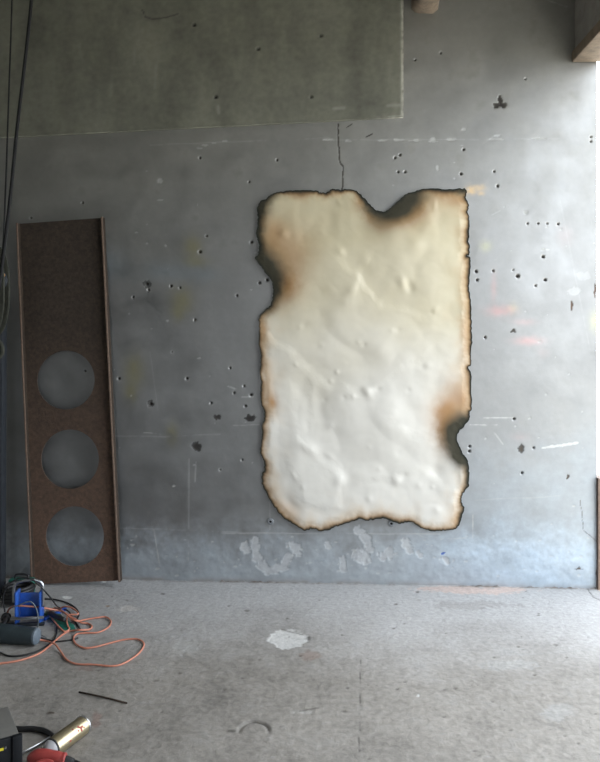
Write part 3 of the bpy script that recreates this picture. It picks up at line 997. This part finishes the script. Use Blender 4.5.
# ------------------------------------------------------------------ rusty channel with three round holes
def channel():
    bl, br = on_floor(33.5, 586), on_floor(118.5, 585)
    br[1] = bl[1] = (bl[1] + br[1]) / 2
    Wc = (br[0] - bl[0]) * 1.05
    Lc = 2.06
    dep = .045
    root = empty('steel_channel')
    tag(root, 'rust-brown steel channel with three round holes leaning on the wall', 'steel channel')
    root.location = (bl[0], bl[1], 0.004)
    lean_side = math.radians(-3.65)
    lean_back = -math.asin((D - bl[1] - .012) / Lc)
    root.rotation_euler = (Matrix.Rotation(lean_back, 3, 'X') @ Matrix.Rotation(lean_side, 3, 'Y')).to_euler()
    # local frame: x across, y away from the viewer (0 = back of web), z along
    th = .009
    holes = []
    Mi = (Matrix.Translation(root.location) @ root.rotation_euler.to_matrix().to_4x4()).inverted()
    for px, py in [(66.3, 380), (70.3, 459), (75.2, 536)]:
        o_, d_ = Vector((0, 0, EYE)), Vector(ray(px, py))
        o2, d2 = Mi @ o_, Mi.to_3x3() @ d_
        t = -o2.y / d2.y
        p = o2 + d2 * t
        holes.append((p.x, p.z))
    holes.sort(key=lambda h: h[1])
    rad = .0295 * 740 / 740
    bm = bmesh.new()
    def strip(poly_out, poly_in=None):
        pass
    N = 64
    def add_plate(x0, x1, z0, z1, hole=None, r=0):
        if hole is None:
            c = [(x0, z0), (x1, z0), (x1, z1), (x0, z1)]
            f = [bm.verts.new((x, -th, z)) for x, z in c]
            b = [bm.verts.new((x, 0, z)) for x, z in c]
            bm.faces.new(f); bm.faces.new(b)
            return
        hx, hz = hole
        rings = []
        for yy in (-th, 0):
            out, inn = [], []
            for k in range(N):
                a = 2 * math.pi * (k + .5) / N
                ca, sa = math.cos(a), math.sin(a)
                tx = ((x1 - hx) / ca) if ca > 0 else ((x0 - hx) / ca)
                tz = ((z1 - hz) / sa) if sa > 0 else ((z0 - hz) / sa)
                t = min(tx, tz)
                out.append(bm.verts.new((hx + ca * t, yy, hz + sa * t)))
                inn.append(bm.verts.new((hx + ca * r, yy, hz + sa * r)))
            rings.append((out, inn))
            corners = [(x1, z1), (x0, z1), (x0, z0), (x1, z0)]
            for k in range(N):
                k2 = (k + 1) % N
                bm.faces.new((out[k], out[k2], inn[k2], inn[k]))
                a0, a1 = 2 * math.pi * (k + .5) / N, 2 * math.pi * (k + 1.5) / N
                for cx_, cz_ in corners:
                    ac = math.atan2(cz_ - hz, cx_ - hx) % (2 * math.pi)
                    if a0 < ac <= a1 or a0 < ac + 2 * math.pi <= a1:
                        v = bm.verts.new((cx_, yy, cz_))
                        bm.faces.new((out[k], out[k2], v))
        for k in range(N):
            k2 = (k + 1) % N
            bm.faces.new((rings[0][1][k], rings[0][1][k2], rings[1][1][k2], rings[1][1][k]))
    scale = 740 / (bl[0] * Fv[0] + bl[1] * Fv[1])
    r = 29.6 / scale
    zc = [0.0]
    h0, h1, h2 = [h[1] for h in holes]
    zc = [0, (h0 + h1) / 2, (h1 + h2) / 2, h2 + .24]
    for h, za, zb in zip(holes, zc[:-1], zc[1:]):
        add_plate(0, Wc, za, zb, h, r)
    add_plate(0, Wc, zc[-1], Lc)
    for xa in (0, Wc):
        vs = [bm.verts.new((xa, y, z)) for y, z in [(-th, 0), (0, 0), (0, Lc), (-th, Lc)]]
        bm.faces.new(vs)
    for zz in (0, Lc):
        vs = [bm.verts.new((x, y, zz)) for x, y in [(0, -th), (Wc, -th), (Wc, 0), (0, 0)]]
        bm.faces.new(vs)
    bmesh.ops.remove_doubles(bm, verts=bm.verts, dist=.0003)
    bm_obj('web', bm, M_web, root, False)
    for xa, nm in ((th / 2 - .004, 'flange'), (Wc - th / 2 + .004, 'flange')):
        f = box_obj(nm, (th, dep - .004, Lc), (xa, -(dep - .004) / 2, Lc / 2), M_rust, root)
        box_obj('worn_edge', (th + .001, .005, Lc), (xa, -dep + .0025, Lc / 2), M_rust_edge, f, bev=.0015)
    return root


channel()

# ------------------------------------------------------------------ hanging cables, pulley block, post
dA = 3.55
pathA = [at_depth(x, y, dA) for x, y in [(13.5, -60), (12, 0), (9, 90), (6, 180), (3.5, 240), (1.5, 262)]]
pathB = [at_depth(x, y, dA - .04) for x, y in [(39, -60), (31.5, 0), (24, 70), (17, 130), (10, 200), (4, 250), (-1, 290)]]
for pth in (pathA, pathB):
    pth[0][2] = ZC
tag(tube('hanging_cable', catmull(pathA, 6), .0042, M_cable), 'thinner dark cable hanging nearest the picture edge', 'cable', 'cables hanging over the pulley block')
tag(tube('hanging_cable', catmull(pathB, 6), .0085, M_cable), 'thicker dark cable slanting down beside the thin one', 'cable', 'cables hanging over the pulley block')
pb = empty('pulley_block', at_depth(-5, 330, dA))
tag(pb, 'grimy iron pulley block hanging on the two cables', 'pulley block')
hb = .001 * 0
for sgn in (-1, 1):
    bm = bmesh.new()
    N = 28
    rings = []
    for yy, sc in ((-.006, .94), (-.003, 1.0), (.003, 1.0), (.006, .94)):
        rings.append([bm.verts.new((.060 * sc * math.cos(a), yy + sgn * .028, .19 + .215 * sc * math.copysign(abs(math.sin(a)) ** .85, math.sin(a))))
                      for a in [2 * math.pi * k / N for k in range(N)]])
    for a, b in zip(rings[:-1], rings[1:]):
        for k in range(N):
            bm.faces.new((a[k], a[(k + 1) % N], b[(k + 1) % N], b[k]))
    bm.faces.new(rings[0]); bm.faces.new(rings[-1])
    bm_obj('cheek_plate', bm, M_hoist, pb, True)
sh = lathe('sheave', [(-.02, .05), (-.016, .055), (-.006, .045), (.006, .045), (.016, .055), (.02, .05)], M_dark_steel, pb,
           Matrix.Translation((0, 0, .24)) @ Matrix.Rotation(math.pi / 2, 4, 'X'))
lathe('axle_bolt', [(-.045, .012), (-.042, .015), (.042, .015), (.045, .012)], M_brass, pb,
      Matrix.Translation((.030, 0, .262)) @ Matrix.Rotation(math.pi / 2, 4, 'X'), 12)
hk = [(0, 0, .02), (0, 0, -.03), (.03, 0, -.07), (.035, 0, -.11), (0, 0, -.14), (-.035, 0, -.12), (-.038, 0, -.09)]
tube('hook', catmull(hk, 6), .011, M_hoist, pb)

bmz = on_floor(-3, 596)
post = empty('steel_post', (bmz[0], bmz[1], 0))
tag(post, 'dark blue-black steel post leaning at the picture edge beside the channel', 'post')
post.rotation_euler = (-.055, math.radians(-1.2), 0)
box_obj('tube', (.075, .06, 1.62), (0, 0, .815), M_dark_steel, post, bev=.006)
box_obj('foot_plate', (.12, .11, .008), (-.0, 0, .006), M_dark_steel, post, bev=.002)

# ------------------------------------------------------------------ blue cable stand and the tools round it
s0 = on_floor(17.5, 624)
s1_ = on_floor(41.5, 623)
st = empty('cable_stand', ((s0[0] + s1_[0]) / 2, (s0[1] + s1_[1]) / 2, 0), (0, 0, math.radians(8)))
tag(st, 'small blue metal cable stand with a bent chrome tube handle', 'cable stand')
wS = float(np.hypot(s1_[0] - s0[0], s1_[1] - s0[1]))
for sgn in (-1, 1):
    box_obj('side_plate', (.010, .07, .165), (sgn * wS / 2, 0, .0835), M_blue, st, bev=.003)
box_obj('back_panel', (wS - .012, .008, .120), (0, .022, .085), M_blue, st, bev=.002)
hp = [(-wS / 2 - .012, -.02, .115), (-wS / 2 - .012, -.02, .175), (-wS / 2 - .004, -.02, .205), (-wS / 2 + .025, -.02, .218), (0, -.02, .222),
      (wS / 2 - .025, -.02, .222), (wS / 2 + .003, -.02, .208), (wS / 2 + .012, -.02, .18), (wS / 2 + .012, -.02, .09)]
tube('handle', catmull(hp, 8), .0075, M_chrome, st, 12)
lathe('crossbar', [(0, .0065), (.002, .0075), (wS + .04, .0075), (wS + .042, .0065)], M_chrome, st,
      axis_matrix((-wS / 2 - .02, -.045, .045), (wS / 2 + .03, -.045, .045)), 14)
box_obj('foot_rail', (.15, .018, .014), (.045 + wS / 2, .09, .009), M_blue, st, bev=.003, rot=Matrix.Rotation(1.05, 4, 'Z'))
box_obj('foot_rail', (.20, .018, .014), (-.02, -.03, .009), M_dark_steel, st, bev=.003)


def fpath(pts, z=.006, n=7, amp=.0):
    out = []
    for k, p in enumerate(pts):
        zz = p[2] if len(p) > 2 else z
        out.append(on_floor(p[0], p[1], zz))
    return catmull(out, n)


RC = .0046
oc1 = [(-14, 664.5), (0, 663.5), (21, 660), (40, 653), (53, 642.7), (62, 635), (70, 631), (80, 630, .02), (89, 629.5), (92, 626.5), (88, 623.5), (81, 622.5, .012), (75, 619, .02), (68, 615, .024),
       (62, 611.5, .026), (50, 609, .045), (40, 607.4, .07), (33, 606.7, .085), (24, 606, .092), (16.7, 606, .09), (11, 607.5, .07), (8, 611, .04), (7, 616, .012)]
tag(tube('extension_cord', fpath(oc1), RC, M_orange), 'orange cord running from the picture edge up to the blue stand', 'cord', 'orange cords on the floor')
oc2 = [(p[0], p[1], p[2] if len(p) > 2 else .019) if q < 20 else p for q, p in enumerate([(61, 608, .006), (66, 606.5), (72, 608), (77, 611.5), (78, 614), (73, 614.6), (69, 615), (66.7, 619), (67.5, 625), (69.3, 629, .012), (65, 631.5, .012), (60, 628), (54, 621), (50, 615), (50, 610.8), (55, 608, .012), (61, 610, .038), (66, 614, .038),
       (71, 618, .03), (77, 621, .024), (86, 619.5), (97, 617.7), (106, 617), (111, 621.5), (108, 627.5), (98, 632.3), (85, 633), (77, 634), (73.5, 638), (76, 644), (85, 648), (97, 646.5), (110, 643), (125, 639.5), (138, 639.3), (144, 644), (139, 653),
       (125, 662.7), (112, 666), (93, 664.5), (77, 664), (67, 660), (61, 652), (54.7, 644, .02), (46, 641, .012), (38, 639.5, .02)])]
tag(tube('extension_cord', fpath(oc2), RC * .88, M_orange), 'orange cord lying in a wide loop on the open floor', 'cord', 'orange cords on the floor')
RB = .0038
dS = float(s0[0] * Fv[0] + s0[1] * Fv[1])
bk1 = [at_depth(x, y, dS - .02) for x, y in [(5, 612), (3, 600), (5, 591), (10, 583.5), (17, 579.3), (25, 577.8), (32, 579.6), (39, 585), (46, 592.5), (52, 599.5)]] + [on_floor(58, 607, .006), on_floor(68, 611, .02), on_floor(74, 620, .006), on_floor(80, 628.5, .005)]
tag(tube('power_cord', catmull(bk1, 7), RB, M_black), 'black cord arching over the chrome handle of the blue stand', 'cord', 'power cords by the blue stand')
bk2 = [(40, 599, .006), (48, 599), (55, 599.5), (65, 602), (73, 606), (78, 611, .02), (78.6, 616), (76, 620), (70, 623)]
tag(tube('power_cord', fpath(bk2, .005), RB, M_black), 'black cord curving round the back of the orange tangle', 'cord', 'power cords by the blue stand')
bk3 = [(40, 635.5, .03), (47, 639.3, .012), (55, 641.5, .005), (63, 641), (73, 639.5), (78, 638)]
tag(tube('power_cord', fpath(bk3, .005), RB, M_black), 'black cord leaving the end of the slate tool body', 'cord', 'power cords by the blue stand')
bk4 = [(-10, 649), (0, 652.5), (8, 655.7), (20, 655.7), (36, 651.7), (48, 645), (53, 640.5, .006), (56, 635), (57, 629), (57, 622)]
tag(tube('power_cord', fpath(bk4, .005), RB, M_black), 'black cord curving in front of the slate tool body', 'cord', 'power cords by the blue stand')
bk5 = [at_depth(x, y, dS - .10) for x, y in [(12, 607.5), (19.6, 605), (25, 602.7), (30, 601.7), (33.5, 604), (36.7, 610), (38, 616), (38.5, 622)]] + [on_floor(37, 629, .005)]
tag(tube('power_cord', catmull(bk5, 7), RB * .8, M_slate_light), 'thin grey cord drooping across the blue panel of the stand', 'cord', 'power cords by the blue stand')

# coil of black cable behind the stand
cc = on_floor(2, 606)
ck = []
for i in range(5 * 22 + 1):
    a = 2 * math.pi * i / 22
    ck.append((cc[0] + .065 + (.075 + .006 * math.sin(i * .37)) * math.cos(a), cc[1] + .05 + (.075 + .006 * math.cos(i * .53)) * math.sin(a), .010 + .017 * i / 22))
tag(tube('cable_coil', ck, .0095, M_black), 'coil of thick black cable on the floor behind the blue stand', 'cable')

# green tool lying under the cords and a green box behind the stand
def prism(name, pts, z0, z1, mat, parent=None, bev=.004):
    bm = bmesh.new()
    vs = [bm.verts.new((*p[:2], z0)) for p in pts]
    f = bm.faces.new(vs)
    g = bmesh.ops.extrude_face_region(bm, geom=[f])
    bmesh.ops.translate(bm, verts=[v for v in g['geom'] if isinstance(v, bmesh.types.BMVert)], vec=(0, 0, z1 - z0))
    bmesh.ops.recalc_face_normals(bm, faces=bm.faces)
    if bev:
        bmesh.ops.bevel(bm, geom=list(bm.edges), offset=bev, segments=2, affect='EDGES', profile=.5)
    return bm_obj(name, bm, mat, parent, True)


gt = empty('sanding_tool')
tag(gt, 'flat green power tool lying under the orange cords', 'power tool')
prism('body', [on_floor(x, y) for x, y in [(44, 615), (48, 613.5), (60, 616), (74, 627), (76, 632.5), (63, 632.5)]], .002, .012, M_green, gt, .003)
prism('base_plate', [on_floor(x, y) for x, y in [(46, 616), (58, 617), (73, 629), (63, 631.5)]], .0, .004, M_dark_steel, gt, 0)
tube('grip', catmull([on_floor(50, 613, .03), on_floor(57, 617, .034), on_floor(65, 620, .032)], 6), [.012] * 12 + [.010], M_black, gt, 10)
gb = empty('tool_case')
tag(gb, 'small green tool case on the floor behind the blue stand', 'tool case')
g0 = on_floor(17, 598)
box_obj('case_body', (.13, .06, .085), (g0[0], g0[1] + .06, .0425), M_green, gb, bev=.008)
box_obj('latch', (.022, .006, .02), (g0[0], g0[1] + .028, .06), M_black, gb, bev=.002)
tube('carry_handle', catmull([(g0[0] - .04, g0[1] + .06, .083), (g0[0] - .03, g0[1] + .06, .105), (g0[0] + .03, g0[1] + .06, .105), (g0[0] + .04, g0[1] + .06, .083)], 6), .005, M_black, gb)

# slate power tool body in front of the stand
a0, a1 = on_floor(-14, 632, .043), on_floor(37.5, 636.5, .043)
gr = empty('angle_grinder')
tag(gr, 'dark slate angle grinder body lying in front of the blue stand', 'power tool')
Lg = float(np.linalg.norm(a1 - a0))
lathe('housing', [(0, .036), (.01, .042), (Lg * .55, .042), (Lg * .6, .040), (Lg * .64, .041), (Lg - .03, .038), (Lg - .012, .037), (Lg - .010, .034)], M_slate, gr, axis_matrix(a0, a1))
lathe('end_cap', [(Lg - .011, .034), (Lg - .010, .037), (Lg - .002, .036), (Lg + .004, .026), (Lg + .005, .01)], M_slate_light, gr, axis_matrix(a0, a1))
h0 = on_floor(6, 617.5, .03)
lathe('knob', [(-.02, .012), (-.017, .02), (-.006, .0235), (.008, .0235), (.017, .02), (.02, .012)], M_black, gr, axis_matrix(h0, h0 + np.array([.25, -.8, .3])))
tube('knob_neck', [h0 + np.array([0, .0, -.0]), (h0 * .5 + on_floor(2, 628, .06) * .5), on_floor(0, 631, .06)], .011, M_black, gr)
lathe('cord_boot', [(0, .011), (.02, .009), (.045, .006)], M_black, gr, axis_matrix(on_floor(37, 635.5, .035), on_floor(46, 638.5, .014)), 12)

# thin rod on the floor
tag(tube('welding_rod', [on_floor(79, 692, .004), on_floor(95, 695.2, .004), on_floor(110, 698.6, .004), on_floor(127, 703, .004)], .0034, M_rust), 'thin rusty rod lying alone on the open floor', 'rod')
r0 = on_floor(52, 713, .004)
# ------------------------------------------------------------------ lower corner: tin, red clamp, case
can = empty('spray_can')
tag(can, 'gold spray can with red smears lying on its side', 'spray can')
c0, c1 = on_floor(48.5, 751, .033), on_floor(83.5, 725, .033)
Lc = float(np.linalg.norm(c1 - c0))
Mc = axis_matrix(c0, c1)
lathe('can_body', [(.012, .029), (.018, .0325), (Lc - .006, .0325), (Lc - .005, .031)], M_gold, can, Mc, 40)
lathe('bottom_rim', [(Lc - .007, .0325), (Lc - .006, .0342), (Lc - .001, .0342), (Lc, .0325), (Lc - .001, .030), (Lc - .008, .026), (Lc - .012, .012)], M_tin, can, Mc, 40)
lathe('shoulder_ring', [(.012, .0325), (.013, .0340), (.017, .0340), (.019, .0325)], M_black, can, Mc, 40)
lathe('dome', [(-.012, .013), (-.008, .017), (.002, .026), (.010, .0305), (.013, .031)], M_white, can, Mc, 40)
lathe('valve_cup', [(-.018, .010), (-.016, .0125), (-.011, .0135), (-.010, .012)], M_tin, can, Mc, 24)
lathe('nozzle', [(-.032, .004), (-.030, .0055), (-.018, .006), (-.017, .005)], M_white, can, Mc, 16)
# red smears: thin curved patches on the tin
mm = np.random.default_rng(4)
up_dir = Mc.to_3x3().inverted() @ (Vector((0, 0, EYE)) - Vector((c0 + c1) / 2)).normalized()
a_mid = math.atan2(up_dir.y, up_dir.x)
for k, (zz, da, hz, ha) in enumerate([(Lc * .70, -.15, .006, .10), (Lc * .76, .05, .010, .09), (Lc * .74, .30, .005, .14), (Lc * .66, .18, .004, .08), (Lc * .82, .22, .004, .07), (Lc * .40, .55, .007, .06), (Lc * .56, -.30, .003, .08)]):
    vs, fs = [], []
    nA = 10
    for i in range(nA):
        t = 2 * math.pi * i / nA
        rr = .75 + .35 * mm.random()
        an = a_mid + da + 1.5 * ha * rr * math.cos(t)
        vs.append(Mc @ Vector((.0329 * math.cos(an), .0329 * math.sin(an), zz + hz * rr * math.sin(t))))
    mesh_obj('red_smear', vs, [tuple(range(nA))], M_redprint, can)

clamp = empty('welding_clamp')
tag(clamp, 'red plastic clamp handle with a black cable beside the spray can', 'clamp')
k0, k1 = on_floor(28, 759, .029), on_floor(65, 760, .027)
path = [k0 + (k1 - k0) * t for t in np.linspace(0, 1, 13)]
path = [p + np.array([0, 0, .010 * math.sin(math.pi * i / 12)]) for i, p in enumerate(path)]
tube('upper_grip', path, [.010, .018, .023, .025, .025, .024, .023, .022, .021, .021, .021, .020, .017], M_red, clamp, 16)
pl = [on_floor(30, 770, .040), on_floor(36, 765.5, .048), on_floor(44, 762.5, .050), on_floor(51, 764, .046), on_floor(54, 771, .034)]
tube('lever', catmull(pl, 5), [.006] + [.011] * 19 + [.006], M_red, clamp, 12)
lathe('collar', [(-.012, .018), (-.010, .023), (.0, .023), (.003, .018)], M_red, clamp, axis_matrix(k1, k1 + (k1 - k0)), 20)
lathe('cable_boot', [(0, .015), (.018, .013), (.03, .009)], M_black, clamp, axis_matrix(k1, k1 + (k1 - k0) + np.array([0, 0, -.02])), 16)
tube('cable', catmull([k1 + np.array([.02, 0, -.004]), on_floor(72, 760.5, .012), on_floor(79, 763, .006), on_floor(90, 770, .006), on_floor(110, 790, .006)], 6), .0055, M_black, clamp)

tag(tube('metal_strip', [on_floor(14, 757, .012), on_floor(35, 746, .012), on_floor(51, 736.8, .010)], .0048, M_tin), 'bare silver metal rod between the black case and the spray can', 'rod')
tag(tube('rubber_hose', fpath([(-10, 722), (6, 727), (18, 728.8), (32, 728.7), (43, 730.5), (50, 734), (54, 739), (56, 745)], .009), .0095, M_black), 'short black rubber hose curving behind the spray can', 'hose')

# black-fronted case
crn = at_depth(19.5, 733, 2.42)
fr = np.array([-.83, -.56, 0]); sd = np.array([-.56, .83, 0])
case = empty('welder_case', (crn[0], crn[1], 0), (0, 0, math.atan2(.56, .83)))
tag(case, 'black-fronted grey machine case cut by the picture corner', 'machine')
hC = float(crn[2])
dC, wC = .20, .34
box_obj('body', (wC, dC, hC - .012), (-wC / 2, dC / 2 + .004, (hC - .012) / 2 + .010), M_case, case, bev=.006)
box_obj('front_panel', (wC + .008, .012, hC - .012), (-wC / 2 + .004, -.003, (hC - .012) / 2 + .010), M_panelblack, case, bev=.003)
box_obj('side_guard', (.030, .018, hC - .008), (-.010, -.008, (hC - .012) / 2 + .011), M_panelblack, case, bev=.004)
box_obj('yellow_mark', (.055, .002, .008), (-.078, -.0098, hC - .032), M_yellow, case)
for sx in (-.045, -.30):
    lathe('screw', [(0, .004), (.003, .003)], M_tin, case, Matrix.Translation((sx, -.009, hC - .03)) @ Matrix.Rotation(math.pi / 2, 4, 'X'), 10)
for fx in (-.03, -wC + .03):
    for fy in (.03, dC - .03):
        lathe('foot', [(0, .010), (.012, .012)], M_black, case, Matrix.Translation((fx, fy, 0)), 12)
